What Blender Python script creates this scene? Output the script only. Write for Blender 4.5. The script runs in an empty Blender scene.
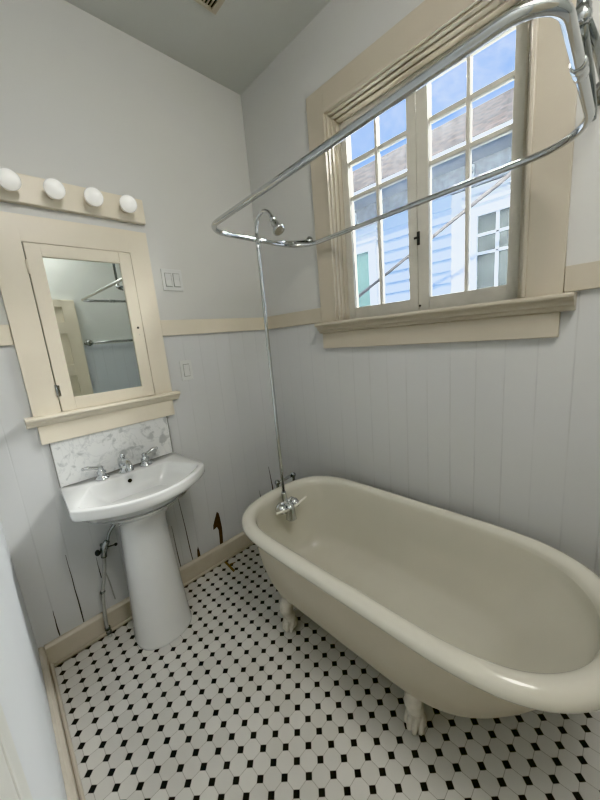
import bpy, bmesh, math, random
from mathutils import Vector, Matrix
random.seed(7)
PI=math.pi
scn=bpy.context.scene
COL=scn.collection

# ---------------------------------------------------------------- helpers
class MB:
    """collects shapes into one mesh"""
    def __init__(s): s.v=[]; s.f=[]; s.sm=[]; s.mi=[]
    def add(s,vs,fs,smooth=False,mi=0):
        o=len(s.v); s.v+= [tuple(v) for v in vs]
        for f in fs: s.f.append(tuple(o+i for i in f)); s.sm.append(smooth); s.mi.append(mi)
    def box(s,x0,x1,y0,y1,z0,z1,mi=0):
        x0,x1=min(x0,x1),max(x0,x1); y0,y1=min(y0,y1),max(y0,y1); z0,z1=min(z0,z1),max(z0,z1)
        v=[(x0,y0,z0),(x1,y0,z0),(x1,y1,z0),(x0,y1,z0),(x0,y0,z1),(x1,y0,z1),(x1,y1,z1),(x0,y1,z1)]
        s.add(v,[(0,3,2,1),(4,5,6,7),(0,1,5,4),(1,2,6,5),(2,3,7,6),(3,0,4,7)],mi=mi); return s
    def loft(s,rings,cap0=True,cap1=True,smooth=True,mi=0,close=True):
        n=len(rings[0]); vs=[p for r in rings for p in r]; fs=[]
        for k in range(len(rings)-1):
            for i in range(n if close else n-1):
                j=(i+1)%n; fs.append((k*n+i,k*n+j,(k+1)*n+j,(k+1)*n+i))
        s.add(vs,fs,smooth,mi)
        if cap0: s.add(rings[0],[tuple(reversed(range(n)))],False,mi)
        if cap1: s.add(rings[-1],[tuple(range(n))],False,mi)
        return s
    def tube(s,pts,r,n=14,smooth_path=0,cap=True,mi=0,flat=None):
        P=[Vector(p) for p in pts]
        R=list(r) if hasattr(r,'__len__') else [r]*len(P)
        if smooth_path:
            P,R=crom(P,R,smooth_path)
        rings=[]; up=None
        for i,p in enumerate(P):
            t=(P[min(i+1,len(P)-1)]-P[max(i-1,0)]).normalized()
            if up is None:
                up=Vector((0,0,1)) if abs(t.z)<.9 else Vector((1,0,0))
            a=(up-t*up.dot(t)).normalized(); up=a; b=t.cross(a)
            fa=flat or 1
            rings.append([p+a*math.cos(2*PI*k/n)*R[i]+b*math.sin(2*PI*k/n)*R[i]*fa for k in range(n)])
        return s.loft(rings,cap,cap,True,mi)
    def lathe(s,prof,c=(0,0,0),axis='z',n=24,mi=0,M=None):
        rings=[]
        for (r,h) in prof:
            ring=[]
            for k in range(n):
                a=2*PI*k/n; p=Vector((r*math.cos(a),r*math.sin(a),h))
                if axis=='x': p=Vector((p.z,p.x,p.y))
                elif axis=='-x': p=Vector((-p.z,p.y,p.x))
                elif axis=='y': p=Vector((p.y,p.z,p.x))
                elif axis=='-y': p=Vector((p.x,-p.z,p.y))
                if M: p=M@p
                ring.append(p+Vector(c))
            rings.append(ring)
        return s.loft(rings,True,True,True,mi)
    def sphere(s,c,r,n=20,m=12,sc=(1,1,1),mi=0,M=None):
        rings=[]
        for j in range(m+1):
            t=PI*j/m; t=min(max(t,.01),PI-.01)
            ring=[]
            for k in range(n):
                a=2*PI*k/n
                p=Vector((r*sc[0]*math.sin(t)*math.cos(a),r*sc[1]*math.sin(t)*math.sin(a),-r*sc[2]*math.cos(t)))
                if M: p=M@p
                ring.append(p+Vector(c))
            rings.append(ring)
        return s.loft(rings,True,True,True,mi)
    def prism(s,prof,axis,a0,a1,mi=0,smooth=False):
        """prof: 2D polygon; axis x: prof=(y,z); axis y: prof=(x,z); axis z: prof=(x,y)"""
        def P(u,v,w): return {'x':(w,u,v),'y':(u,w,v),'z':(u,v,w)}[axis]
        return s.loft([[P(u,v,a0) for u,v in prof],[P(u,v,a1) for u,v in prof]],True,True,smooth,mi)
    def build(s,name,mat,parent=None,loc=None,bevel=0,label=None,kind=None,autos=None):
        me=bpy.data.meshes.new(name)
        off=Vector(loc) if loc is not None else (parent_loc(parent) if parent else Vector((0,0,0)))
        me.from_pydata([tuple(Vector(v)-off) for v in s.v],[],s.f)
        for m in (mat if isinstance(mat,(list,tuple)) else [mat]): me.materials.append(m)
        for p,a,b in zip(me.polygons,s.sm,s.mi): p.use_smooth=a; p.material_index=b
        bm=bmesh.new(); bm.from_mesh(me)
        bmesh.ops.remove_doubles(bm,verts=bm.verts,dist=1e-6)
        bmesh.ops.recalc_face_normals(bm,faces=bm.faces); bm.to_mesh(me); bm.free()
        o=bpy.data.objects.new(name,me); COL.objects.link(o)
        if parent:
            o.parent=parent; o.location=off-parent_loc(parent)
            W[o.name]=off
        else:
            o.location=off; W[o.name]=off
        if bevel:
            b=o.modifiers.new('bevel','BEVEL'); b.width=bevel; b.segments=2; b.limit_method='ANGLE'; b.angle_limit=math.radians(40)
        if label: o['label']=label
        if kind: o['kind']=kind
        return o
W={}
def parent_loc(o): return W[o.name].copy()
def crom(P,R,k):
    Q=[];S=[]
    n=len(P)
    for i in range(n-1):
        p0,p1,p2,p3=P[max(i-1,0)],P[i],P[i+1],P[min(i+2,n-1)]
        for j in range(k):
            t=j/k; t2=t*t; t3=t2*t
            Q.append(.5*((2*p1)+(p2-p0)*t+(2*p0-5*p1+4*p2-p3)*t2+(3*p1-p0-3*p2+p3)*t3))
            S.append(R[i]*(1-t)+R[i+1]*t)
    Q.append(P[-1]);S.append(R[-1]); return Q,S
def thing(name,label,cat,loc,group=None):
    o=bpy.data.objects.new(name,None); COL.objects.link(o); o.location=loc; W[o.name]=Vector(loc)
    o.empty_display_size=.05
    return tag(o,label,cat,group)
def tag(o,label,cat,group=None,kind=None):
    o['label']=label; o['category']=cat
    if group: o['group']=group
    if kind: o['kind']=kind
    return o
def struct(o,label=None,cat=None):
    o['kind']='structure'
    if label: o['label']=label
    if cat: o['category']=cat
    return o

# ---------------------------------------------------------------- materials
def nm(name):
    m=bpy.data.materials.new(name); m.use_nodes=True; nt=m.node_tree
    return m,nt,nt.nodes['Principled BSDF']
def N(nt,t,**k):
    n=nt.nodes.new(t)
    for a,b in k.items(): setattr(n,a,b)
    return n
def math_(nt,op,a,b=None,c=None):
    n=nt.nodes.new('ShaderNodeMath'); n.operation=op
    for i,x in enumerate((a,b,c)):
        if x is None: continue
        if isinstance(x,(int,float)): n.inputs[i].default_value=x
        else: nt.links.new(x,n.inputs[i])
    return n.outputs[0]
def mixc(nt,f,a,b):
    n=nt.nodes.new('ShaderNodeMix'); n.data_type='RGBA'
    if isinstance(f,(int,float)): n.inputs[0].default_value=f
    else: nt.links.new(f,n.inputs[0])
    for i,x in ((6,a),(7,b)):
        if isinstance(x,(tuple,list)): n.inputs[i].default_value=(*x[:3],1)
        else: nt.links.new(x,n.inputs[i])
    return n.outputs[2]
def noise(nt,scale,detail=3,rough=.5,vec=None,out='Fac',dist=0):
    n=N(nt,'ShaderNodeTexNoise'); n.inputs['Scale'].default_value=scale; n.inputs['Detail'].default_value=detail
    n.inputs['Roughness'].default_value=rough; n.inputs['Distortion'].default_value=dist
    if vec is not None: nt.links.new(vec,n.inputs['Vector'])
    return n.outputs[out]
def wpos(nt):
    return N(nt,'ShaderNodeNewGeometry').outputs['Position']
def ramp(nt,f,p0,p1):
    n=N(nt,'ShaderNodeMapRange'); nt.links.new(f,n.inputs[0]); n.inputs[1].default_value=p0; n.inputs[2].default_value=p1
    return n.outputs[0]
def bump(nt,b,h,dist=.002,strength=.5):
    n=N(nt,'ShaderNodeBump'); n.inputs['Strength'].default_value=strength; n.inputs['Distance'].default_value=dist
    nt.links.new(h,n.inputs['Height']); nt.links.new(n.outputs[0],b.inputs['Normal'])
def paint(name,c,rough=.5,var=.05,scale=6,bmp=.0006,spec=.5,coat=0):
    m,nt,b=nm(name); p=wpos(nt); f=noise(nt,scale,4,vec=p)
    dark=tuple(x*(1-var*2) for x in c); lite=tuple(min(1,x*(1+var)) for x in c)
    nt.links.new(mixc(nt,f,dark,lite),b.inputs['Base Color'])
    b.inputs['Roughness'].default_value=rough; b.inputs['Specular IOR Level'].default_value=spec
    b.inputs['Coat Weight'].default_value=coat; b.inputs['Coat Roughness'].default_value=.08
    if bmp: bump(nt,b,noise(nt,scale*9,3,vec=p),bmp,.35)
    return m
def metal(name,c=(.62,.64,.65),rough=.1):
    m,nt,b=nm(name); b.inputs['Metallic'].default_value=1
    f=noise(nt,40,3,vec=wpos(nt)); nt.links.new(mixc(nt,f,tuple(x*.85 for x in c),c),b.inputs['Base Color'])
    r=math_(nt,'MULTIPLY_ADD',f,.12,rough-.04); nt.links.new(r,b.inputs['Roughness'])
    return m

def wall_mat(name,axis,phase,upper,lower,pitch=.104,split=1.5,gs=.18):
    """plaster above the rail, painted tongue-and-groove boards below"""
    m,nt,b=nm(name); p=wpos(nt); sp=N(nt,'ShaderNodeSeparateXYZ'); nt.links.new(p,sp.inputs[0])
    a=sp.outputs[axis]; z=sp.outputs[2]
    t=math_(nt,'DIVIDE',math_(nt,'SUBTRACT',a,phase),pitch)
    fr=math_(nt,'ABSOLUTE',math_(nt,'SUBTRACT',math_(nt,'FRACT',math_(nt,'ADD',t,.5)),.5))   # 0 at groove
    d=math_(nt,'MULTIPLY',fr,pitch)
    gr=ramp(nt,d,.0035,.0008)
    low=math_(nt,'LESS_THAN',z,split)
    gr=math_(nt,'MULTIPLY',gr,low)
    brk=ramp(nt,noise(nt,3.3,3,vec=p),.40,.56)      # paint fills some of the joints
    grv=math_(nt,'MULTIPLY',gr,math_(nt,'MULTIPLY_ADD',brk,.8,.2))
    f=noise(nt,2.2,4,vec=p)
    up=mixc(nt,f,tuple(x*.95 for x in upper),upper)
    lo=mixc(nt,f,tuple(x*.95 for x in lower),lower)
    base=mixc(nt,low,up,lo)
    # browner, mottled tone towards the floor
    g2=math_(nt,'MULTIPLY',ramp(nt,z,.7,.1),math_(nt,'MULTIPLY',noise(nt,5,4,vec=p),.22))
    base=mixc(nt,g2,base,(.40,.37,.31))
    nt.links.new(mixc(nt,math_(nt,'MULTIPLY',grv,gs),base,(.30,.30,.29)),b.inputs['Base Color'])
    b.inputs['Roughness'].default_value=.42; b.inputs['Specular IOR Level'].default_value=.4
    h=math_(nt,'SUBTRACT',math_(nt,'MULTIPLY',noise(nt,45,3,vec=p),.18),grv)
    bump(nt,b,h,.0015,.4)
    return m

M={}
UP=(.74,.74,.71); LO=(.72,.73,.73)
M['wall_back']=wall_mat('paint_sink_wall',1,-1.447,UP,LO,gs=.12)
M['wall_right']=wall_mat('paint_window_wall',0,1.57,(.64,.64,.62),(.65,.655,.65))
M['wall_left']=paint('paint_left_wall',(.72,.75,.77),.45,.03,2)
M['wall_front']=wall_mat('paint_front_wall',1,-1.4,(.74,.77,.75),(.74,.79,.85),split=1.53)
M['ceiling']=paint('ceiling_paint',(.66,.67,.64),.7,.03,2)
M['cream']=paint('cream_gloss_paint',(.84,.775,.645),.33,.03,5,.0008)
M['cream2']=paint('shaded_cream_paint',(.57,.52,.43),.33,.04,7,.0008)  # darker copy of the cream, backlit shade of the window trim in its colour
M['sash']=paint('aged_sash_paint',(.62,.60,.53),.4,.08,14,.0012)
M['base']=paint('cream_baseboard_paint',(.64,.59,.50),.4,.07,8,.001)
M['tub_in']=paint('tub_enamel',(.71,.69,.605),.16,.03,4,.0003,.5,.3)
M['tub_out']=paint('tub_outside_paint',(.58,.53,.435),.38,.05,5,.0006)
M['foot']=paint('claw_foot_paint',(.72,.68,.60),.4,.12,45,.0015)
M['china']=paint('white_vitreous_china',(.80,.81,.80),.1,.015,3,0,.5,.5)
M['plastic']=paint('white_switch_plastic',(.76,.77,.75),.3,.02,5,0)
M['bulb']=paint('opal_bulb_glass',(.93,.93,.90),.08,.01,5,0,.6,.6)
M['chrome']=metal('chrome',(.66,.68,.69),.09)
M['dull']=metal('worn_chrome',(.42,.44,.44),.2)
M['dark']=paint('dark_gap',(.015,.014,.012),.8,.1,5,0)
M['crack']=paint('open_joint',(.085,.08,.07),.9,.3,40,0)
M['wood']=paint('bare_rotten_wood',(.085,.055,.04),.85,.45,60,.003)
M['hose']=paint('braided_hose',(.50,.50,.48),.35,.2,300,.001)
M['grout']=paint('grey_grout',(.33,.33,.31),.8,.05,30,0)
M['porc']=paint('porcelain_lever',(.82,.80,.72),.15,.02,5,0)
M['black']=paint('blackened_metal',(.06,.06,.06),.4,.1,30,0)
M['leaf']=paint('dry_debris',(.26,.17,.07),.9,.4,90,0)

bb=M['bulb'].node_tree.nodes['Principled BSDF']; bb.inputs['Emission Color'].default_value=(1,.98,.92,1); bb.inputs['Emission Strength'].default_value=.14  # bulbs are off; faint glow added so the glass looks white
def mirror_mat():
    m,nt,b=nm('mirror_silver'); b.inputs['Metallic'].default_value=1; b.inputs['Base Color'].default_value=(.80,.84,.82,1)
    f=noise(nt,5,4,vec=wpos(nt)); nt.links.new(math_(nt,'MULTIPLY_ADD',f,.03,.0),b.inputs['Roughness']); return m
M['mirror']=mirror_mat()

def marble_mat():
    m,nt,b=nm('marble_tile'); p=wpos(nt)
    n1=noise(nt,17,3,.5,vec=p,dist=.8); n2=noise(nt,5,5,.6,vec=p,dist=2.5)
    blot=ramp(nt,n1,.56,.66)
    vein=ramp(nt,math_(nt,'ABSOLUTE',math_(nt,'SUBTRACT',n2,.5)),.02,.0)
    c=mixc(nt,math_(nt,'MULTIPLY',blot,.58),(.80,.81,.80),(.36,.38,.38))
    c=mixc(nt,math_(nt,'MULTIPLY',vein,.3),c,(.40,.43,.44))
    nt.links.new(c,b.inputs['Base Color']); b.inputs['Roughness'].default_value=.15
    return m
M['marble']=marble_mat()

def tile_mat():
    """white octagons with small black dots on the corners of a square grid"""
    P_=.057; ox,oy=.9457,-.9588
    m,nt,b=nm('octagon_dot_mosaic'); p=wpos(nt); sp=N(nt,'ShaderNodeSeparateXYZ'); nt.links.new(p,sp.inputs[0])
    def cell(a,o):
        t=math_(nt,'DIVIDE',math_(nt,'SUBTRACT',a,o),P_)
        t=math_(nt,'ADD',t,100.5)
        return math_(nt,'MULTIPLY',math_(nt,'SUBTRACT',math_(nt,'FRACT',t),.5),P_), math_(nt,'FLOOR',t)
    dx,ix=cell(sp.outputs[0],ox); dy,iy=cell(sp.outputs[1],oy)
    ax=math_(nt,'ABSOLUTE',dx); ay=math_(nt,'ABSOLUTE',dy)
    s=math_(nt,'ADD',ax,ay)
    r=.0137; g=.0007
    dot=math_(nt,'LESS_THAN',s,r)
    ring=math_(nt,'LESS_THAN',math_(nt,'ABSOLUTE',math_(nt,'SUBTRACT',s,r+.0009)),.0010)
    line=math_(nt,'LESS_THAN',math_(nt,'MINIMUM',ax,ay),g)
    line=math_(nt,'MULTIPLY',line,math_(nt,'GREATER_THAN',s,r))
    gro=math_(nt,'MAXIMUM',line,math_(nt,'MULTIPLY',ring,.8))
    cv=N(nt,'ShaderNodeCombineXYZ')
    tx=math_(nt,'FLOOR',math_(nt,'DIVIDE',math_(nt,'SUBTRACT',sp.outputs[0],ox-10*P_),P_)); ty=math_(nt,'FLOOR',math_(nt,'DIVIDE',math_(nt,'SUBTRACT',sp.outputs[1],oy-60*P_),P_))
    nt.links.new(tx,cv.inputs[0]); nt.links.new(ty,cv.inputs[1])
    wn=N(nt,'ShaderNodeTexWhiteNoise'); wn.noise_dimensions='3D'; nt.links.new(cv.outputs[0],wn.inputs['Vector'])
    white=mixc(nt,wn.outputs[0],(.70,.69,.65),(.78,.77,.73))
    stain=math_(nt,'MULTIPLY',ramp(nt,noise(nt,3,5,vec=p),.45,.75),.16)
    white=mixc(nt,stain,white,(.42,.38,.30))
    c=mixc(nt,gro,white,(.40,.38,.34))
    c=mixc(nt,dot,c,(.012,.012,.013))
    nt.links.new(c,b.inputs['Base Color'])
    nt.links.new(math_(nt,'MULTIPLY_ADD',gro,.4,.28),b.inputs['Roughness'])
    bump(nt,b,math_(nt,'SUBTRACT',1,gro),.001,.5)
    return m
M['tile']=tile_mat()

def glass_mat():
    m=bpy.data.materials.new('window_glass'); m.use_nodes=True; nt=m.node_tree; nt.nodes.clear()
    o=N(nt,'ShaderNodeOutputMaterial'); t=N(nt,'ShaderNodeBsdfTransparent'); g=N(nt,'ShaderNodeBsdfGlossy'); g.inputs['Roughness'].default_value=.03
    t.inputs[0].default_value=(.97,.98,.98,1)
    fr=N(nt,'ShaderNodeFresnel'); fr.inputs[0].default_value=1.25
    mx=N(nt,'ShaderNodeMixShader'); nt.links.new(fr.outputs[0],mx.inputs[0]); nt.links.new(t.outputs[0],mx.inputs[1]); nt.links.new(g.outputs[0],mx.inputs[2])
    # thin film of dust
    d=N(nt,'ShaderNodeBsdfTranslucent'); d.inputs[0].default_value=(.8,.85,.88,1)
    f=math_(nt,'MULTIPLY',noise(nt,30,6,.7,vec=wpos(nt)),.03)
    m2=N(nt,'ShaderNodeMixShader'); nt.links.new(f,m2.inputs[0]); nt.links.new(mx.outputs[0],m2.inputs[1]); nt.links.new(d.outputs[0],m2.inputs[2])
    nt.links.new(m2.outputs[0],o.inputs[0]); return m
M['glass']=glass_mat()

# exterior materials
def shingle_mat():
    m,nt,b=nm('brown_shingles'); p=wpos(nt)
    br=N(nt,'ShaderNodeTexBrick'); br.inputs['Scale'].default_value=1; br.inputs['Brick Width'].default_value=.22; br.inputs['Row Height'].default_value=.11
    br.inputs['Mortar Size'].default_value=.022; br.inputs['Color1'].default_value=(.19,.125,.085,1); br.inputs['Color2'].default_value=(.06,.042,.03,1); br.inputs['Mortar'].default_value=(.025,.02,.018,1)
    br.offset=.37
    nt.links.new(p,br.inputs['Vector'])
    c=mixc(nt,math_(nt,'MULTIPLY',noise(nt,9,4,vec=p),.5),br.outputs['Color'],(.14,.115,.095))
    nt.links.new(c,b.inputs['Base Color']); b.inputs['Roughness'].default_value=.95; b.inputs['Specular IOR Level'].default_value=.1
    return m
M['shingle']=shingle_mat()
M['siding']=paint('pale_blue_siding',(.46,.57,.70),.6,.03,3,0)
M['ext_white']=paint('white_exterior_trim',(.70,.72,.74),.6,.02,3,0)
M['ext_grey']=paint('grey_stucco_band',(.15,.175,.20),.9,.4,18,.004)
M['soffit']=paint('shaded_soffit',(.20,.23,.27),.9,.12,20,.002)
M['ext_glass']=paint('neighbour_window_glass',(.07,.085,.08),.35,.35,8,0,.3)
M['ext_green']=paint('pale_green_shade',(.12,.20,.175),.5,.15,30,0,.3)
M['ext_pole']=paint('weathered_grey_pole',(.10,.09,.085),.6,.1,20,0)
M['grass']=paint('ground_outside',(.25,.25,.22),.9,.2,5,0)

# ---------------------------------------------------------------- room dimensions
H=2.907; WY=-1.53; XF=2.40; T=.14
RZ0,RZ1=1.487,1.570       # chair rail
# window opening in the wall
OX0,OX1,OZ0,OZ1=.665,1.513,1.483,2.47

# floor / ceiling
b=MB().box(-T,XF+T,WY-T,T,-.08,0).build('floor',M['tile']); struct(b)
b=MB().box(-T,XF+T,WY-T,T,H,H+.10).build('ceiling',M['ceiling']); struct(b)
b=MB().box(-T,0,WY-T,T,0,H).build('wall_back',M['wall_back']); struct(b)
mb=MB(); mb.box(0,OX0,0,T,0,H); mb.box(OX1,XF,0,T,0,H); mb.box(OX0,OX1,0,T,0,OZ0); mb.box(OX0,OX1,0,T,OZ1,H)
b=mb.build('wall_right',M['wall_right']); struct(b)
b=MB().box(0,XF,WY-T,WY,0,H).build('wall_left',M['wall_left']); struct(b)
b=MB().box(XF,XF+T,WY-T,T,0,H).build('wall_front',M['wall_front']); struct(b)

# baseboards
def base_prof(h): return [(0,0),(.022,0),(.022,h-.012),(.016,h-.004),(.010,h),(0,h)]
hb=.118
o=MB().prism([(u,v) for u,v in base_prof(hb)],'y',WY+.022,0).build('baseboard_back',M['base'],bevel=.001); struct(o)
q=MB().tube([(.026,WY+.03,.008),(.026,-.02,.008)],.009,8).build('quarter_round',M['base'],o)
o=MB().prism([(WY+u*1.0,v) for u,v in base_prof(hb)],'x',0,1.24).build('baseboard_left',M['base'],bevel=.001); struct(o)
q=MB().box(.022,1.24,WY+.022,WY+.036,0,.03).build('shoe_moulding',M['base'],o,bevel=.006)
o=MB().prism([(-u,v) for u,v in base_prof(hb)],'x',.022,XF).build('baseboard_right',M['base'],bevel=.001); struct(o)

# chair rail (flat band)
o=MB().box(0,.016,WY,-1.345,RZ0,RZ1).build('trim_1',M['cream'],bevel=.002); struct(o)
o=MB().box(0,.016,-.728,-.0,RZ0,RZ1).build('trim_2',M['cream'],bevel=.002); struct(o)
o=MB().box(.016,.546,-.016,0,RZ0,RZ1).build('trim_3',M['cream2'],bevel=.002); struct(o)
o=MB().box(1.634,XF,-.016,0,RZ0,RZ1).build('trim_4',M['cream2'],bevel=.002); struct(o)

# ---------------------------------------------------------------- damage on the sink wall
wb=bpy.data.objects['wall_back']
def sliver(name,pts,mat,x=.0012):
    mb=MB(); n=len(pts)
    mb.add([(x,y,z) for y,z in pts],[tuple(range(n))]); return mb.build(name,mat,wb)
def crack(y0,z0,y1,z1,w):
    n=7; L=[];R=[]
    for i in range(n):
        t=i/(n-1); y=y0+(y1-y0)*t+random.uniform(-.0012,.0012); z=z0+(z1-z0)*t; ww=w*(.25+.75*t)*(1 if i<n-1 else .7)
        L.append((y-ww/2,z)); R.append((y+ww/2,z))
    sliver('open_board_joint',L+R[::-1],M['crack'])
crack(-1.352,.50,-1.347,.12,.006); crack(-1.447,.26,-1.447,.12,.006)
crack(-.790,.56,-.768,.12,.006); crack(-.856,.40,-.845,.12,.005)
crack(-.107,.50,-.085,.27,.011); crack(-.215,.36,-.20,.25,.006); crack(-1.24,.42,-1.238,.30,.004)
sliver('rotten_wood_hole',[(-.563,.350),(-.551,.335),(-.547,.300),(-.543,.23),(-.546,.17),(-.551,.118),(-.574,.118),(-.570,.17),(-.568,.222),(-.577,.250),(-.590,.243),(-.604,.240),(-.600,.270),(-.588,.297),(-.577,.318)],M['wood'],.0015)
sliver('rotten_wood_hole',[(-.735,.118),(-.715,.118),(-.716,.15),(-.722,.185),(-.730,.165)],M['wood'],.0015)
# peeling debris on the floor
mb=MB(); mb.add([(.03,-.578,.002),(.040,-.566,.005),(.155,-.575,.003),(.162,-.590,.002),(.10,-.586,.006)],[(0,1,2,3,4)])
mb.add([(.078,-.567,.004),(.088,-.530,.002),(.096,-.531,.003),(.090,-.568,.004)],[(0,1,2,3)])
tag(mb.build('paint_flake',M['leaf'],loc=(.10,-.575,0)),'brown sliver of rotten wood lying on the tiles by the baseboard','debris')

# ---------------------------------------------------------------- window
GY=.085    # glass plane
win=bpy.data.objects.new('window_1',None); COL.objects.link(win); win.location=(1.089,0,1.48); W['window_1']=Vector((1.089,0,1.48)); struct(win)
CX0,CX1,CZ1=.546,1.633,2.602
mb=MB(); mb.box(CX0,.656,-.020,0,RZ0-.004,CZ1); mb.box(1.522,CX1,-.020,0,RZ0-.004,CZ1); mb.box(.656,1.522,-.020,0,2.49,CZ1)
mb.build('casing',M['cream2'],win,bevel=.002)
# stepped moulding between casing and jamb
mb=MB()
for (i0,i1,y0,ye) in ((.650,.663,-.029,-.004),(.663,.671,-.014,.012),(.671,.679,.006,.035),(.679,.687,.030,.062)):
    mb.box(i0,i1,y0,ye,1.486,2.49-(i0-.650)); mb.box(2.178-i1,2.178-i0,y0,ye,1.486,2.49-(i0-.650)); mb.box(i1,2.178-i1,y0,ye,2.49-(i1-.650),2.49-(i0-.650))
mb.build('moulding',M['cream2'],win,bevel=.003)
mb=MB(); mb.box(.6655,.690,.0625,T,1.484,2.469); mb.box(1.488,1.5125,.0625,T,1.484,2.469); mb.box(.690,1.488,.0625,T,2.450,2.469)
mb.build('jamb',M['sash'],win,bevel=.001)
# stool with moulded underside and apron
prof=[(.10,1.455),(.10,1.483),(-.068,1.483),(-.074,1.478),(-.074,1.470),(-.068,1.463),(-.060,1.460),(-.052,1.452),(-.050,1.444),(-.038,1.438),(-.034,1.428),(-.024,1.424),(-.0,1.424),(0,1.455)]
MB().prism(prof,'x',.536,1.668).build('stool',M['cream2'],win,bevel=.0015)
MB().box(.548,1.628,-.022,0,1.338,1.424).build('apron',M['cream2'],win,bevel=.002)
# sashes
def sash(x0,x1,gx0,gx1,name='sash'):
    zb,zt=1.486,2.451; gz0,gz1=1.548,2.405
    mu=.5*(gx0+gx1)
    m_=MB(); y0,y1=GY-.018,GY+.018
    m_.box(x0,gx0,y0,y1,zb,zt); m_.box(gx1,x1,y0,y1,zb,zt)
    m_.box(gx0,gx1,y0,y1,zb,gz0); m_.box(gx0,gx1,y0,y1,gz1,zt)
    w=.0075
    m_.box(mu-w,mu+w,y0+.008,y1,gz0,gz1)
    for z in (2.262,2.098): 
        m_.box(gx0,mu-w,y0+.010,y1,z-.010,z+.010); m_.box(mu+w,gx1,y0+.010,y1,z-.010,z+.010)
    s_=m_.build(name,M['sash'],win,bevel=.003)
    MB().box(gx0-.004,gx1+.004,GY+.003,GY+.006,gz0-.004,gz1+.004).build('glass_pane',M['glass'],s_)
    return s_
sl=sash(.6885,1.0845,.722,1.042)
sr=sash(1.0862,1.4895,1.138,1.447)
# latch at the meeting stiles
mb=MB(); mb.box(1.084,1.098,GY-.022,GY-.017,1.780,1.838); mb.tube([(1.091,GY-.020,1.81),(1.091,GY-.036,1.81)],.006,10); mb.box(1.078,1.104,GY-.040,GY-.034,1.804,1.814)
mb.build('latch',M['black'],sr,bevel=.002)
mb=MB(); mb.sphere((1.094,GY-.019,1.512),.005,10,6); mb.build('bolt',M['black'],sr)

# ---------------------------------------------------------------- medicine cabinet
cab=thing('medicine_cabinet','cream painted recessed medicine cabinet with mirrored door above the sink','medicine cabinet',(0,-1.033,1.05))
DY0,DY1,DZ0,DZ1=-1.239,-.826,1.178,1.897
mb=MB(); mb.box(0,.022,-1.343,DY0-.003,1.170,2.005); mb.box(0,.022,DY1+.003,-.730,1.170,2.005)
mb.box(0,.022,DY0-.003,DY1+.003,DZ1+.003,2.005)
mb.build('frame',M['cream'],cab,bevel=.0008)
MB().box(.0005,.006,DY0-.003,DY1+.003,1.17,DZ1+.003).build('recess',M['dark'],cab)
mb=MB(); y0,y1,z0,z1=-1.184,-.881,1.236,1.845
mb.box(.006,.026,DY0,y0,DZ0+.002,DZ1); mb.box(.006,.026,y1,DY1,DZ0+.002,DZ1); mb.box(.006,.026,y0,y1,DZ0+.002,z0); mb.box(.006,.026,y0,y1,z1,DZ1)
dr=mb.build('door',M['cream'],cab,bevel=.002)
MB().box(.010,.017,y0-.002,y1+.002,z0-.002,z1+.002).build('mirror',M['mirror'],dr)
MB().lathe([(.0055,.0),(.0055,.0012)],(.0258,-.851,1.535),'x',14).build('knob_hole',M['dark'],dr)
MB().lathe([(.0025,.0),(.0025,.0012)],(.0258,-.850,1.50),'x',10).build('screw_hole',M['sash'],dr)
for z in (1.80,1.275):
    mb=MB(); mb.tube([(.025,DY0-.002,z-.028),(.025,DY0-.002,z+.028)],.0045,10); mb.box(.0255,.028,DY0+.002,DY0+.010,z-.024,z+.024)
    mb.build('hinge',M['cream'] if z>1.5 else M['dull'],dr)
prof=[(0,1.150),(0,1.178),(.056,1.178),(.062,1.173),(.062,1.166),(.056,1.160),(.048,1.156),(.044,1.148),(.034,1.144),(.030,1.136),(.022,1.132),(0,1.132)]
MB().prism(prof,'y',-1.374,-.700).build('sill',M['cream'],cab,bevel=.0012)
MB().box(0,.022,-1.338,-.735,1.048,1.132).build('apron',M['cream'],cab,bevel=.002)

# ---------------------------------------------------------------- light bar
lb=thing('vanity_light_bar','cream wooden light bar with round white bulbs above the medicine cabinet','wall light',(0,-1.03,2.10))
MB().box(0,.028,-1.337,-.722,2.048,2.160).build('backplate',M['cream'],lb,bevel=.004)
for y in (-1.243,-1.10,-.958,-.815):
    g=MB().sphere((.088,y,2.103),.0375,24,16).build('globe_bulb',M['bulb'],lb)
    MB().lathe([(.020,0),(.020,.020),(.015,.026),(.014,.036)],(.026,y,2.103),'x',20).build('socket',M['cream'],g)

# ---------------------------------------------------------------- switches
def switch(y0,y1,z0,z1,n,label,cat='light switch'):
    t=thing('light_switch',label,cat,(0,(y0+y1)/2,(z0+z1)/2))
    MB().box(0,.006,y0,y1,z0,z1).build('wall_plate',M['plastic'],t,bevel=.003)
    w=(y1-y0); zc=(z0+z1)/2
    for k in range(n):
        yc=y0+w*(k+1)/(n+1) if n>1 else (y0+y1)/2
        if n>1: yc=(y0+y1)/2+(k-.5)*.046
        MB().box(.006,.0072,yc-.0185,yc+.0185,zc-.036,zc+.036).build('rocker_gap',M['grout'],t)
        MB().prism([(.006,zc-.033),(.012,zc-.033),(.0085,zc),(.0105,zc+.033),(.006,zc+.033)],'y',yc-.016,yc+.016).build('rocker',M['plastic'],t)
    return t
switch(-.677,-.562,1.727,1.841,2,'double white rocker switch plate beside the medicine cabinet, above the chair rail')
switch(-.654,-.583,1.227,1.342,1,'single white rocker switch plate below the chair rail')

# ---------------------------------------------------------------- backsplash
bs=thing('backsplash','grey veined white marble backsplash slab between sink and cabinet','backsplash',(0,-1.045,.83))
MB().box(0,.012,-1.309,-.780,.832,1.048).build('marble_slab',M['marble'],bs,bevel=.001)
for y in (-1.3125,-.7795): MB().box(0,.0125,y,y+.0032,.832,1.047).build('edge_trim',M['grout'],bs)

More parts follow.
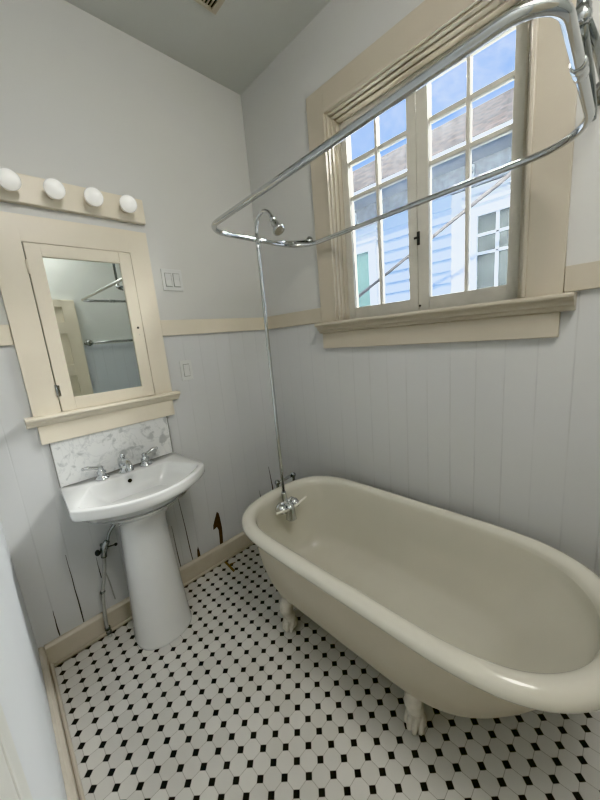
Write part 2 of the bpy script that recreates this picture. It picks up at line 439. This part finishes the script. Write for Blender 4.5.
# ---------------------------------------------------------------- pedestal sink
SY=-1.04
sk=thing('pedestal_sink','white porcelain pedestal sink with bow front basin','sink',(0.2,SY,0))
def star(poly,c,n,soft=0):
    """radial resampling of a closed polygon about c"""
    out=[]
    for k in range(n):
        a=2*PI*k/n; d=Vector((math.cos(a),math.sin(a))); best=0
        for i in range(len(poly)):
            p=Vector(poly[i])-Vector(c); q=Vector(poly[(i+1)%len(poly)])-Vector(c); e=q-p
            den=d.x*e.y-d.y*e.x
            if abs(den)<1e-9: continue
            t=(p.x*e.y-p.y*e.x)/den; u=(p.x*d.y-p.y*d.x)/den
            if t>0 and -1e-6<=u<=1+1e-6: best=max(best,t)
        out.append(best)
    for _ in range(soft): out=[.25*out[i-1]+.5*out[i]+.25*out[(i+1)%n] for i in range(n)]
    return out
NS=144; sc=(.225,SY)
def bow(x0,xc,xe,hb_,hf,n=16):
    P_=[(x0,SY-hb_)]
    for i in range(n+1):
        t=-1+2*i/n; P_.append((xe+(xc-xe)*(1-abs(t)**2.1),SY+t*hf))
    P_.append((x0,SY+hb_)); return P_
outer=bow(.0015,.478,.335,.273,.288)
inner=bow(.118,.452,.318,.175,.262)
Ro=star(outer,sc,NS,1); Ri=star(inner,sc,NS,3)
def ring(R,z,s=1,c=sc,off=0,zf=None):
    return [(c[0]+(r*s+off)*math.cos(2*PI*k/NS),c[1]+(r*s+off)*math.sin(2*PI*k/NS),z) for k,r in enumerate(R)]
def clampx(rg,x=.0012): return [(max(p[0],x),p[1],p[2]) for p in rg]
mb=MB()
pr=[(.30,.700,.55),(.40,.702,.6),(.64,.722,.7),(.82,.750,.85),(.93,.778,1),(.985,.786,1),(.997,.793,1),(1.0,.805,1),(1.0,.822,1),(.996,.828,1),(.986,.831,1)]
rings=[clampx(ring(Ro,z,s)) for s,z,_ in pr]
rings.append(clampx(ring(Ri,.831,1,off=.006)))
rings.append(ring(Ri,.829,1)); rings.append(ring(Ri,.822,.985)); rings.append(ring(Ri,.800,.95)); rings.append(ring(Ri,.770,.87)); rings.append(ring(Ri,.742,.72)); rings.append(ring(Ri,.725,.5)); rings.append(ring(Ri,.717,.25)); rings.append(ring(Ri,.715,.08))
mb.loft(rings,True,True,True)
bas=mb.build('basin',M['china'],sk)
MB().lathe([(.0095,.0),(.0095,.003)],(.1285,SY-.012,.798),'x',16,M=None).build('overflow_hole',M['dark'],bas)
MB().lathe([(.022,0),(.022,.003),(.016,.004)],(sc[0],SY,.7155),'z',20).build('drain',M['chrome'],bas)
mb=MB(); rings=[]
for z,cx,rx,ry in [(0,.205,.128,.135),(.012,.205,.129,.137),(.03,.205,.126,.134),(.10,.203,.120,.129),(.24,.20,.113,.121),(.38,.198,.108,.113),(.50,.198,.103,.106),(.60,.20,.103,.103),(.650,.206,.114,.117),(.685,.214,.138,.150),(.712,.222,.168,.185),(.735,.226,.195,.215)]:
    rg=[]
    for k in range(48):
        a=2*PI*k/48; c_,s_=math.cos(a),math.sin(a); e=.86
        rg.append((cx+rx*math.copysign(abs(c_)**e,c_),SY-.008+ry*math.copysign(abs(s_)**e,s_),z))
    rings.append(rg)
# interpolate rings for a smooth shaft
R2=[]
for i in range(len(rings)-1):
    for j in range(4):
        t=j/4; r0,r1,r2,r3=rings[max(i-1,0)],rings[i],rings[i+1],rings[min(i+2,len(rings)-1)]
        R2.append([tuple(.5*(2*b_+(c_-a_)*t+(2*a_-5*b_+4*c_-d_)*t*t+(3*b_-a_-3*c_+d_)*t**3) for a_,b_,c_,d_ in zip(p,q_,r_,s_)) for p,q_,r_,s_ in zip(r0,r1,r2,r3)])
R2.append(rings[-1])
mb.loft(R2,True,True,True); mb.build('pedestal',M['china'],sk)

# widespread faucet
SF=SY-.009
fa=thing('sink_faucet','chrome widespread sink faucet with two lever handles on the basin deck','faucet',(.07,SY,.831))
FX=.068
mb=MB(); mb.lathe([(.032,0),(.032,.005),(.024,.010),(.019,.020),(.024,.032),(.026,.044),(.017,.054),(.009,.060),(.008,.070),(.012,.076),(.013,.084),(.009,.093),(.004,.097)],(FX,SF,.831),'z',24)
mb.tube([(FX+.004,SF,.866),(FX+.03,SF,.890),(FX+.065,SF,.894),(FX+.095,SF,.876),(FX+.102,SF,.858)],[.016,.015,.0135,.014,.015],14,5)
mb.build('spout',M['chrome'],fa)
for s in (-1,1):
    y=SF+s*.101
    mb=MB(); mb.lathe([(.031,0),(.031,.005),(.023,.010),(.017,.022),(.020,.030),(.021,.036),(.012,.044),(.011,.052),(.013,.058),(.008,.064)],(FX,y,.831),'z',24)
    h=mb.build('handle_base',M['chrome'],fa)
    mb=MB(); mb.tube([(FX,y,.886),(FX-.004,y+s*.030,.893),(FX-.006,y+s*.052,.899),(FX-.007,y+s*.066,.900)],[.0075,.009,.0105,.006],12,4)
    mb.sphere((FX-.007,y+s*.068,.900),.0078,12,8)
    mb.build('lever',M['chrome'],h)

# supply line under the sink
sp=thing('water_supply_line','grey braided supply hose with chrome stop valve rising behind the pedestal','pipe',(.05,-1.25,0))
MB().tube([(.05,-1.262,0),(.05,-1.268,.06),(.05,-1.262,.16),(.05,-1.252,.25),(.05,-1.225,.36),(.05,-1.212,.44)],.0085,10,6).build('riser_hose',M['hose'],sp)
mb=MB(); 
for z,y in ((.02,-1.264),(.045,-1.266)): mb.lathe([(.013,0),(.013,.012)],(.05,y,z),'z',12)
mb.lathe([(.011,0),(.013,.005),(.011,.01)],(.05,-1.252,.25),'z',12)
mb.build('ferrule',M['dull'],sp)
mb=MB(); mb.tube([(.05,-1.213,.43),(.05,-1.207,.475),(.05,-1.185,.505)],[.013,.016,.013],12,3); mb.tube([(.0,-1.207,.472),(.075,-1.207,.472)],.008,10)
mb.sphere((.05,-1.203,.478),.018,12,8)
v=mb.build('stop_valve',M['dull'],sp)
mb=MB(); mb.sphere((.055,-1.236,.468),.012,12,8,(1,1,1.3)); mb.tube([(.05,-1.207,.47),(.054,-1.236,.468)],.004,8); mb.sphere((.06,-1.155,.473),.008,10,6); mb.tube([(.05,-1.2,.475),(.06,-1.155,.473)],.003,8)
mb.build('valve_handle',M['black'],v)
MB().tube([(.05,-1.186,.503),(.052,-1.168,.545),(.06,-1.140,.578),(.075,-1.112,.580),(.085,-1.100,.545),(.09,-1.098,.50)],.0075,10,6).build('flexible_hose',M['dull'],sp)
MB().tube([(.012,-1.222,.37),(.012,-1.209,.26),(.012,-1.202,.155)],.003,6,4).build('thin_tube',M['hose'],sp)

# ---------------------------------------------------------------- clawfoot tub
TCX,TY=1.15,-.425
tub=thing('clawfoot_bathtub','cream clawfoot bathtub with thick rolled rim standing under the window','bathtub',(TCX,TY,0))
half=[(.446,0),(.448,.07),(.458,.14),(.480,.208),(.518,.264),(.578,.308),(.655,.336),(.76,.347),(.90,.349),(1.10,.350),(1.30,.350),(1.48,.350),(1.58,.343),(1.67,.325),(1.745,.290),(1.808,.234),(1.855,.162),(1.882,.085),(1.892,0)]
NT=160
poly=[(x,TY-h) for x,h in half]+[(x,TY+h) for x,h in half[-2:0:-1]]
# smooth closed curve through the control points, resampled evenly
def closed(poly,n):
    P_=[Vector(p) for p in poly]; m_=len(P_); D=[]
    for i in range(m_):
        p0,p1,p2,p3=P_[i-1],P_[i],P_[(i+1)%m_],P_[(i+2)%m_]
        for j in range(8):
            t=j/8; D.append(.5*((2*p1)+(p2-p0)*t+(2*p0-5*p1+4*p2-p3)*t*t+(3*p1-p0-3*p2+p3)*t**3))
    L=[0]
    for i in range(len(D)): L.append(L[-1]+(D[(i+1)%len(D)]-D[i]).length)
    out=[]; k=0
    for i in range(n):
        s=L[-1]*i/n
        while L[k+1]<s: k+=1
        t=(s-L[k])/(L[k+1]-L[k]); out.append(D[k].lerp(D[(k+1)%len(D)],t))
    for _ in range(3): out=[.25*out[i-1]+.5*out[i]+.25*out[(i+1)%n] for i in range(n)]
    return out
O=closed(poly,NT)
XA,XB,HW=.446,1.892,.350
def tring(da,db,dy,z):
    r=[]
    x0,x1=XA+da,XB-db; sy=(HW-dy)/HW
    for p in O:
        u=(p.x-XA)/(XB-XA); r.append((x0+u*(x1-x0),TY+(p.y-TY)*sy,z))
    return r
def interp(keys,k):
    P_=[Vector((a,b_,c_)) for a,b_,c_,_ in keys]; Z=[q_[3] for q_ in keys]
    Q,S=crom(P_,Z,k)
    P3=[Vector((a,c_,z)) for a,b_,c_,z in keys]; Q2,_=crom(P3,Z,k)
    return [(q.x,q.y,q.z,q2.z) for q,q2 in zip(Q,Q2)]
keys_out=[(.44,.75,.31,.125),(.31,.60,.26,.130),(.21,.42,.205,.138),(.138,.35,.168,.152),(.105,.305,.139,.178),(.083,.258,.110,.225),(.070,.197,.083,.30),(.062,.132,.058,.40),(.056,.085,.048,.50),(.052,.062,.044,.540)]
keys_rim=[(.052,.062,.044,.540),(.034,.038,.030,.534),(.012,.012,.012,.540),(.002,.002,.002,.553),(0,0,0,.567),(.005,.005,.005,.581),(.017,.017,.017,.592),(.032,.032,.030,.596),(.048,.050,.044,.592),(.060,.066,.054,.580),(.066,.076,.058,.562)]
keys_in=[(.066,.076,.058,.562),(.072,.090,.064,.50),(.083,.158,.072,.40),(.097,.232,.098,.31),(.111,.290,.124,.25),(.143,.350,.162,.212),(.21,.43,.21,.192),(.33,.55,.27,.183),(.51,.80,.33,.180)]
MB().loft([tring(*k) for k in interp(keys_out,4)],True,False,True).build('tub_shell',M['tub_out'],tub)
MB().loft([tring(*k) for k in interp(keys_rim,4)],False,False,True).build('rolled_rim',M['tub_in'],tub)
MB().loft([tring(*k) for k in interp(keys_in,4)],False,True,True).build('tub_interior',M['tub_in'],tub)
MB().lathe([(.032,0),(.032,.003),(.024,.004)],(.655,TY,.186),'z',24).build('drain',M['chrome'],tub)

def foot(fx,fy,sy):
    """claw foot: shoulder plate under the shell, bent leg, paw with toes; sy=-1 faces the room"""
    mb=MB(); f=lambda dx,dy,z:(fx+dx,fy+sy*dy,z)
    # shoulder plate hugging the shell
    mb.tube([f(-.062,.030,.212),f(-.040,.022,.180),f(0,.020,.158),f(.040,.022,.180),f(.062,.030,.212)],[.005,.011,.017,.011,.005],10,4)
    mb.tube([f(0,-.030,.150),f(0,.005,.152),f(0,.026,.140),f(0,.032,.112),f(0,.020,.080),f(0,.016,.050),f(0,.024,.028)],[.022,.028,.033,.032,.026,.029,.029],16,5)
    # paw
    mb.sphere(f(0,.014,.030),.036,16,10,(1.02,1.0,.82))
    for dx,dy,w in ((-.025,.024,.0105),(-.0085,.038,.0115),(.0085,.038,.0115),(.025,.024,.0105)):
        mb.tube([f(dx*.45,-.002,.082),f(dx*.8,dy*.6,.062),f(dx,dy,.042),f(dx*1.08,dy+.012,.020),f(dx*1.08,dy+.014,.007)],[w*.7,w*.95,w*1.05,w,w*.5],10,4)
    return mb.build('claw_foot',M['foot'],tub)
for fx,fy in ((.722,-.600),(1.366,-.575)):
    foot(fx,fy,-1); foot(fx,-.232,1)

# ---------------------------------------------------------------- tub faucet, shower riser
RX,RY=.545,-.430
tf=thing('tub_faucet','chrome tub filler with two white lever handles at the drain end of the bathtub','faucet',(.56,RY,.56))
mb=MB(); mb.tube([(.566,RY-.060,.525),(.566,RY+.060,.525)],.015,14)
for s in (-1,1): mb.lathe([(.030,0),(.030,.008),(.020,.013),(.019,.03)],(.548,RY+s*.040,.525),'x',16); mb.sphere((.572,RY+s*.045,.527),.027,14,10)
mb.tube([(.566,RY,.525),(.560,RY,.528),(RX+.002,RY,.570),(RX,RY,.600)],[.020,.018,.015,.013],14,4)
mb.sphere((.570,RY,.528),.026,16,10)
mb.build('valve_body',M['chrome'],tf)
MB().tube([(.580,RY-.004,.525),(.592,RY-.004,.528),(.594,RY-.004,.487),(.594,RY-.004,.462)],[.018,.022,.026,.029],16,4).build('spout',M['chrome'],tf)
for s in (-1,1):
    mb=MB(); mb.lathe([(.014,0),(.018,.006),(.018,.016),(.010,.022)],(.582,RY+s*.047,.527),'x',14)
    h=mb.build('handle',M['chrome'],tf)
    mb=MB(); mb.tube([(.600,RY+s*.020,.523),(.603,RY+s*.060,.532),(.605,RY+s*.108,.543)],[.006,.0075,.006],10,3); mb.build('lever',M['porc'],h)
# supply elbows outside the tub end
ps=thing('tub_supply_pipes','dark chrome supply pipes rising between the tub end and the corner','pipe',(.40,-.29,0))
MB().tube([(.404,-.356,.580),(.404,-.29,.585),(.404,-.226,.588)],.0095,12).build('cross_pipe',M['chrome'],ps)
for yy in (-.356,-.226):
    mb=MB(); mb.tube([(.404,yy,0),(.404,yy,.56),(.404,yy,.590)],[.008,.008,.012],12); mb.lathe([(.022,0),(.022,.004),(.011,.010)],(.404,yy,0),'z',16); mb.sphere((.404,yy,.586),.0165,12,8)
    mb.build('supply_pipe',M['dull'],ps)

sh=thing('shower_riser','tall thin chrome shower riser with gooseneck arm and small head','shower',(RX,RY,.61))
pts=[(RX,RY,.604),(RX,RY,1.0),(RX,RY,1.5),(RX,RY,1.84),(RX,RY,1.905)]
MB().tube(pts,.0085,14).build('riser_pipe',M['chrome'],sh)
import math as _m
arc=[(RX,RY,1.90),(.551,RY,1.938),(.570,RY,1.968),(.605,RY,1.981),(.642,RY,1.966),(.664,RY,1.930)]
MB().tube(arc,.0080,14,3).build('gooseneck',M['chrome'],sh)
e=Vector(arc[-1]); d=(Vector(arc[-1])-Vector(arc[-2])).normalized(); d=Vector((.55,.0,-.83)).normalized()
rot=Vector((0,0,1)).rotation_difference(d).to_matrix()
MB().lathe([(.009,-.012),(.012,-.006),(.014,.0),(.010,.006),(.010,.012),(.015,.018),(.017,.024),(.016,.044),(.021,.050),(.027,.062),(.027,.067),(.022,.069)],e,'z',20,M=rot).build('shower_head',M['chrome'],sh)

# ---------------------------------------------------------------- curtain rod hoop
RZ=1.90
cr=thing('shower_curtain_rod','chrome rounded rectangular shower curtain hoop hung above the bathtub','curtain rod',(1.1,-.4,RZ))
def rrect(cs,rad,seg=8):
    pts=[]; n=len(cs)
    for i in range(n):
        p=Vector(cs[i]); a=(Vector(cs[i-1])-p); b_=(Vector(cs[(i+1)%n])-p); r_=rad[i]
        ua,ub=a.normalized(),b_.normalized(); half_=.5*ua.angle(ub); L=r_/_m.tan(half_)
        cen=p+(ua+ub).normalized()*(r_/_m.sin(half_)); s0=p+ua*L-cen; s1=p+ub*L-cen
        for k in range(seg+1):
            t=k/seg; ang=s0.angle(s1); v_=(s0*_m.sin((1-t)*ang)+s1*_m.sin(t*ang))/_m.sin(ang); pts.append(cen+v_)
    return pts
hoop=rrect([(.488,-.664,RZ),(1.690,-.728,RZ),(1.690,-.115,RZ),(.474,-.060,RZ)],[.12,.075,.16,.14])
P_=[Vector(p) for p in hoop]; n=len(P_)
mb=MB(); rings=[]
for i,p in enumerate(P_):
    t=(P_[(i+1)%n]-P_[i-1]).normalized(); a=Vector((0,0,1)); b_=t.cross(a)
    rings.append([p+(a*math.cos(2*PI*k/14)+b_*math.sin(2*PI*k/14))*.0110 for k in range(14)])
rings.append(rings[0]); mb.loft(rings,False,False,True)
mb.build('hoop',M['chrome'],cr)
mb=MB(); mb.tube([(1.690,-.500,RZ),(1.690,-.496,RZ),(1.690,-.480,RZ),(1.690,-.476,RZ),(1.690,-.472,RZ),(1.690,-.450,RZ),(1.690,-.446,RZ)],[.0115,.0145,.0145,.012,.0135,.0135,.0115],16); mb.build('coupling',M['chrome'],cr)
# wall arm at the shower end
mb=MB(); mb.tube([(.482,-.004,1.944),(.512,-.20,1.905),(RX+.012,RY,1.868)],.0065,12); 
arm=mb.build('wall_arm',M['chrome'],cr)
mb=MB(); mb.lathe([(.024,0),(.024,.006),(.013,.014),(.009,.022)],(.482,0,1.944),'-y',18); mb.build('flange',M['dull'],arm)
mb=MB(); mb.sphere((RX+.016,RY,1.868),.012,12,8); mb.build('clamp',M['chrome'],arm)
# wall brace and ceiling support at the far end
mb=MB(); mb.tube([(1.700,-.004,2.045),(1.695,-.22,2.040),(1.682,-.39,2.032)],.011,14); br=mb.build('wall_brace',M['dull'],cr)
MB().lathe([(.036,0),(.036,.006),(.020,.014),(.014,.026)],(1.700,0,2.045),'-y',20).build('flange',M['dull'],br)
mb=MB(); mb.tube([(1.679,-.40,2.02),(1.679,-.40,H-.002)],.011,14); mb.lathe([(.034,0),(.034,-.008),(.014,-.016)],(1.679,-.40,H-.001),'z',18)
cs_=mb.build('ceiling_support',M['dull'],cr)
mb=MB(); mb.tube([(1.679,-.40,2.050),(1.679,-.40,2.020)],.0155,16); mb.sphere((1.680,-.40,2.032),.017,14,8); mb.build('collar',M['chrome'],cs_)
mb=MB(); mb.tube([(1.679,-.40,2.02),(1.686,-.28,1.975),(1.690,-.22,1.925),(1.690,-.215,RZ)],.010,12,3); mb.build('drop_link',M['dull'],cr)

# ---------------------------------------------------------------- ceiling vent
vt=thing('ceiling_vent','beige slatted vent grille set in the ceiling','vent',(.48,-.5,H))
vx0,vx1,vy0,vy1=.350,.640,-.640,-.378
mb=MB(); fw=.026; fx_=.014
mb.box(vx0,vx1,vy0,vy0+fw,H-.010,H); mb.box(vx0,vx1,vy1-fw,vy1,H-.010,H); mb.box(vx0,vx0+fx_,vy0+fw,vy1-fw,H-.010,H); mb.box(vx1-fx_,vx1,vy0+fw,vy1-fw,H-.010,H)
mb.build('frame',M['cream2'],vt,bevel=.002)
MB().box(vx0+fx_,vx1-fx_,vy0+fw,vy1-fw,H-.003,H-.0005).build('duct_opening',M['dark'],vt)
mb=MB(); y=vy0+fw+.008
while y<vy1-fw-.004:
    mb.prism([(y+.001,H-.003),(y+.002,H-.008),(y+.006,H-.008),(y+.005,H-.003)],'x',vx0+fx_,vx1-fx_); y+=.0155
mb.build('slats',M['cream2'],vt)

# ---------------------------------------------------------------- left wall doorway (at the photographer's elbow)
M['door_paint']=paint('off_white_door_paint',(.72,.73,.69),.4,.03,4,0)
dl=bpy.data.objects.new('door_1',None); COL.objects.link(dl); dl.location=(1.7,WY,0); W['door_1']=Vector((1.7,WY,0)); struct(dl)
mb=MB(); mb.box(1.285,1.345,WY,WY+.010,0,2.12); mb.box(2.16,2.245,WY,WY+.018,0,2.12); mb.box(1.345,2.16,WY,WY+.018,2.035,2.12); mb.build('casing',M['door_paint'],dl,bevel=.003)
lf=MB().box(1.347,2.158,WY,WY+.008,.008,2.033).build('door_leaf',M['door_paint'],dl,bevel=.002)
mb=MB(); mb.lathe([(.018,0),(.018,.003),(.009,.006),(.007,.016),(.011,.020),(.013,.024),(.011,.028),(.004,.030)],(1.590,WY+.008,1.172),'y',20); mb.build('knob',M['chrome'],lf)

# far wall: panelled door and towel bar (both seen in the mirror)
d2=bpy.data.objects.new('door_2',None); COL.objects.link(d2); d2.location=(XF,-1.1,0); W['door_2']=Vector((XF,-1.1,0)); struct(d2)
mb=MB(); y0,y1=-1.44,-.645; x1=XF-.002; x0=XF-.038
st=.115
mb.box(x0,x1,y0,y0+st,0.01,2.0); mb.box(x0,x1,y1-st,y1,0.01,2.0)
zz=[(.01,.20),(.62,.74),(1.02,1.14),(1.40,1.50),(1.72,1.80),(1.90,2.0)]
zz=[(.01,.20),(.56,.68),(1.22,1.34),(1.66,1.78),(1.93,2.0)]
for a,b_ in zz: mb.box(x0,x1,y0+st,y1-st,a,b_)
mb.box(XF-.018,x1,y0+st,y1-st,.02,1.95)
lf=mb.build('door_leaf',M['cream'],d2,bevel=.003)
tb=thing('towel_bar','chrome towel bar seen in the cabinet mirror, beside the panelled door','towel bar',(XF,-.35,1.545))
MB().tube([(XF-.07,-.60,1.55),(XF-.07,-.06,1.55)],.013,14).build('bar',M['dull'],tb)
for y in (-.59,-.07):
    mb=MB(); mb.lathe([(.036,0),(.036,.010),(.020,.016),(.018,.05),(.032,.060),(.032,.082),(.012,.092)],(XF-.001,y,1.55),'-x',18); mb.build('bracket',M['dull'],tb)
o=MB().box(XF-.014,XF,-.62,0,1.500,1.575).build('trim_5',M['wall_front']); struct(o)

# ---------------------------------------------------------------- neighbour house
WYN=2.6
ho=thing('neighbour_house','sunlit pale blue clapboard house with brown shingle roof outside the window','house',(0,WYN,-1))
mb=MB()
z=-1.0
while z<2.80:                                      # lapped boards
    z1=min(z+.131,2.80)
    for (xa,xb) in ((-.56,.292),):
        mb.add([(xa,WYN-.048,z),(xb,WYN-.048,z),(xb,WYN-.006,z1),(xa,WYN-.006,z1),(xa,WYN,z),(xb,WYN,z)],[(0,1,2,3),(4,5,1,0)])
    z+=.131
mb.build('clapboard_siding',M['siding'],ho)
mb=MB(); mb.box(-6,6,WYN,WYN+.15,-1,3.03); mb.build('house_wall',M['ext_white'],ho)
MB().box(-6,6,WYN-.045,WYN,2.80,3.03).build('grey_band',M['ext_grey'],ho)
mb=MB(); mb.box(-.63,-.56,WYN-.05,WYN,-1,2.80); mb.build('corner_board',M['ext_white'],ho)
EY=2.24
mb=MB(); mb.box(-6,6,EY-.04,WYN,3.03,3.045); mb.build('soffit',M['soffit'],ho)
mb=MB(); mb.prism([(EY-.075,3.015),(EY-.03,3.01),(EY-.03,3.06),(EY-.09,3.068)],'x',-6,6); mb.build('gutter',M['ext_white'],ho)
s_=.62; z0=3.072; yr=4.58
mb=MB(); y0=EY-.09; zr=z0+s_*(yr-y0)
mb.add([(-6,y0,z0),(6,y0,z0),(6,yr,zr),(-6,yr,zr),(6,2*yr-y0,z0),(-6,2*yr-y0,z0)],[(0,1,2,3),(3,2,4,5)]); mb.build('shingle_roof',M['shingle'],ho)
# neighbour window at right
def nwin(x0,x1,z0,z1,gm,cols,rows,hdr):
    mb=MB(); t=.11
    mb.box(x0-t,x0,WYN-.05,WYN,z0-t,z1+t); mb.box(x1,x1+t,WYN-.05,WYN,z0-t,z1+t); mb.box(x0,x1,WYN-.05,WYN,z0-t,z0); mb.box(x0,x1,WYN-.05,WYN,z1,z1+t)
    mb.box(x0-t-.03,x1+t+.03,WYN-.075,WYN,z1+t,z1+t+.035); mb.box(x0-t-.04,x1+t+.04,WYN-.09,WYN,z1+t+.10,z1+t+.14)
    w=mb.build('window_frame',M['ext_white'],ho)
    MB().box(x0,x1,WYN-.012,WYN-.006,z0,z1).build('window_glass',gm,w)
    mb=MB()
    for c_ in cols: mb.box(c_-.014,c_+.014,WYN-.03,WYN-.012,z0,z1)
    for r_ in rows: mb.box(x0,x1,WYN-.03,WYN-.012,r_-.012,r_+.012)
    if cols or rows: mb.build('window_bars',M['ext_white'],w)
nwin(.565,1.45,1.70,2.50,M['ext_glass'],[.755,1.05,1.27],[2.31,2.125],0)
nwin(-1.04,-.785,1.72,2.478,M['ext_green'],[],[],0)
# eave flood lights
for x in (-.985,.50):
    t=thing('flood_light','small white eave flood light on the house outside, %s'%('seen through the left sash' if x<0 else 'seen through the right sash'),'light',(x,WYN-.06,2.93))
    MB().box(x-.035,x+.035,WYN-.078,WYN-.046,2.86,3.0).build('mounting_plate',M['ext_white'],t,bevel=.004)
    MB().lathe([(.018,0),(.030,.02),(.045,.07),(.045,.075)],(x+.01,WYN-.078,2.93),'-y',18).build('lamp_head',M['ext_white'] if x<0 else M['ext_grey'],t)
def bpx(x,y,z): return (x,y,z)
pole=MB().tube([(-1.35,2.15,1.55),(1.60,2.15,2.96)],.021,10).build('service_pole',M['ext_pole'],loc=(0,2.15,2.2))
tag(pole,'grey diagonal pipe crossing in front of the blue siding outside','pole')
g=MB().box(-8,8,T+.01,12,-1.1,-1.0).build('ground',M['grass']); struct(g)

# ---------------------------------------------------------------- camera
cam=bpy.data.cameras.new('camera'); co=bpy.data.objects.new('camera',cam); COL.objects.link(co); scn.camera=co
C=Vector((1.8058273,-1.45232927,1.4174956)); yaw,pit,rol=2.37821253,-.19398734,-.0885611; F=320.63
f=Vector((math.cos(pit)*math.cos(yaw),math.cos(pit)*math.sin(yaw),math.sin(pit)))
r=f.cross(Vector((0,0,1))).normalized(); u=r.cross(f)
r2=math.cos(rol)*r+math.sin(rol)*u; u2=-math.sin(rol)*r+math.cos(rol)*u
mw=Matrix((( r2.x,u2.x,-f.x,C.x),(r2.y,u2.y,-f.y,C.y),(r2.z,u2.z,-f.z,C.z),(0,0,0,1)))
co.matrix_world=mw
cam.sensor_fit='HORIZONTAL'; cam.sensor_width=36; cam.lens=36*F/600; cam.clip_start=.01; cam.clip_end=100

# ---------------------------------------------------------------- light
def sky():
    w=bpy.data.worlds.new('sky'); scn.world=w; w.use_nodes=True; nt=w.node_tree; nt.nodes.clear()
    o=N(nt,'ShaderNodeOutputWorld'); bg=N(nt,'ShaderNodeBackground'); nt.links.new(bg.outputs[0],o.inputs[0])
    tc=N(nt,'ShaderNodeTexCoord').outputs['Generated']
    sp=N(nt,'ShaderNodeSeparateXYZ'); nt.links.new(tc,sp.inputs[0])
    c=mixc(nt,ramp(nt,sp.outputs[2],0.05,.65),(.28,.55,.95),(.045,.26,.80))
    cl=ramp(nt,noise(nt,3.2,6,.6,vec=tc,dist=.6),.50,.72)
    c=mixc(nt,math_(nt,'MULTIPLY',cl,.75),c,(.95,.97,1.0))
    nt.links.new(c,bg.inputs[0]); bg.inputs[1].default_value=SKY
def area(name,loc,tgt,sx,sy,e,c=(1,1,1)):
    l=bpy.data.lights.new(name,'AREA'); l.shape='RECTANGLE'; l.size=sx; l.size_y=sy; l.energy=e; l.color=c
    o=bpy.data.objects.new(name,l); COL.objects.link(o); o.location=loc
    o.rotation_euler=(Vector(tgt)-Vector(loc)).to_track_quat('-Z','Y').to_euler(); return o
SKY=1.1
sky()
s=bpy.data.lights.new('sun','SUN'); s.energy=4.4; s.angle=math.radians(.6); s.color=(1,.95,.88)
so=bpy.data.objects.new('sun',s); COL.objects.link(so); so.rotation_euler=Vector((-.25,1,-1.0)).to_track_quat('-Z','Y').to_euler()
area('window_fill_lamp',(1.25,.42,2.80),(.25,-1.15,1.55),.9,.4,215,(1,.99,.96))  # unseen lamp added outside above the window to strengthen the daylight
area('ceiling_fill_lamp',(2.1,-1.0,2.80),(1.0,-.8,.6),.5,.7,11,(1,.96,.90))  # unseen lamp added under the ceiling behind the camera to brighten the room

scn.view_settings.view_transform='Khronos PBR Neutral'
scn.view_settings.look='None'
scn.view_settings.exposure=0.8
scn.cycles.max_bounces=10
scn.cycles.use_denoising=True
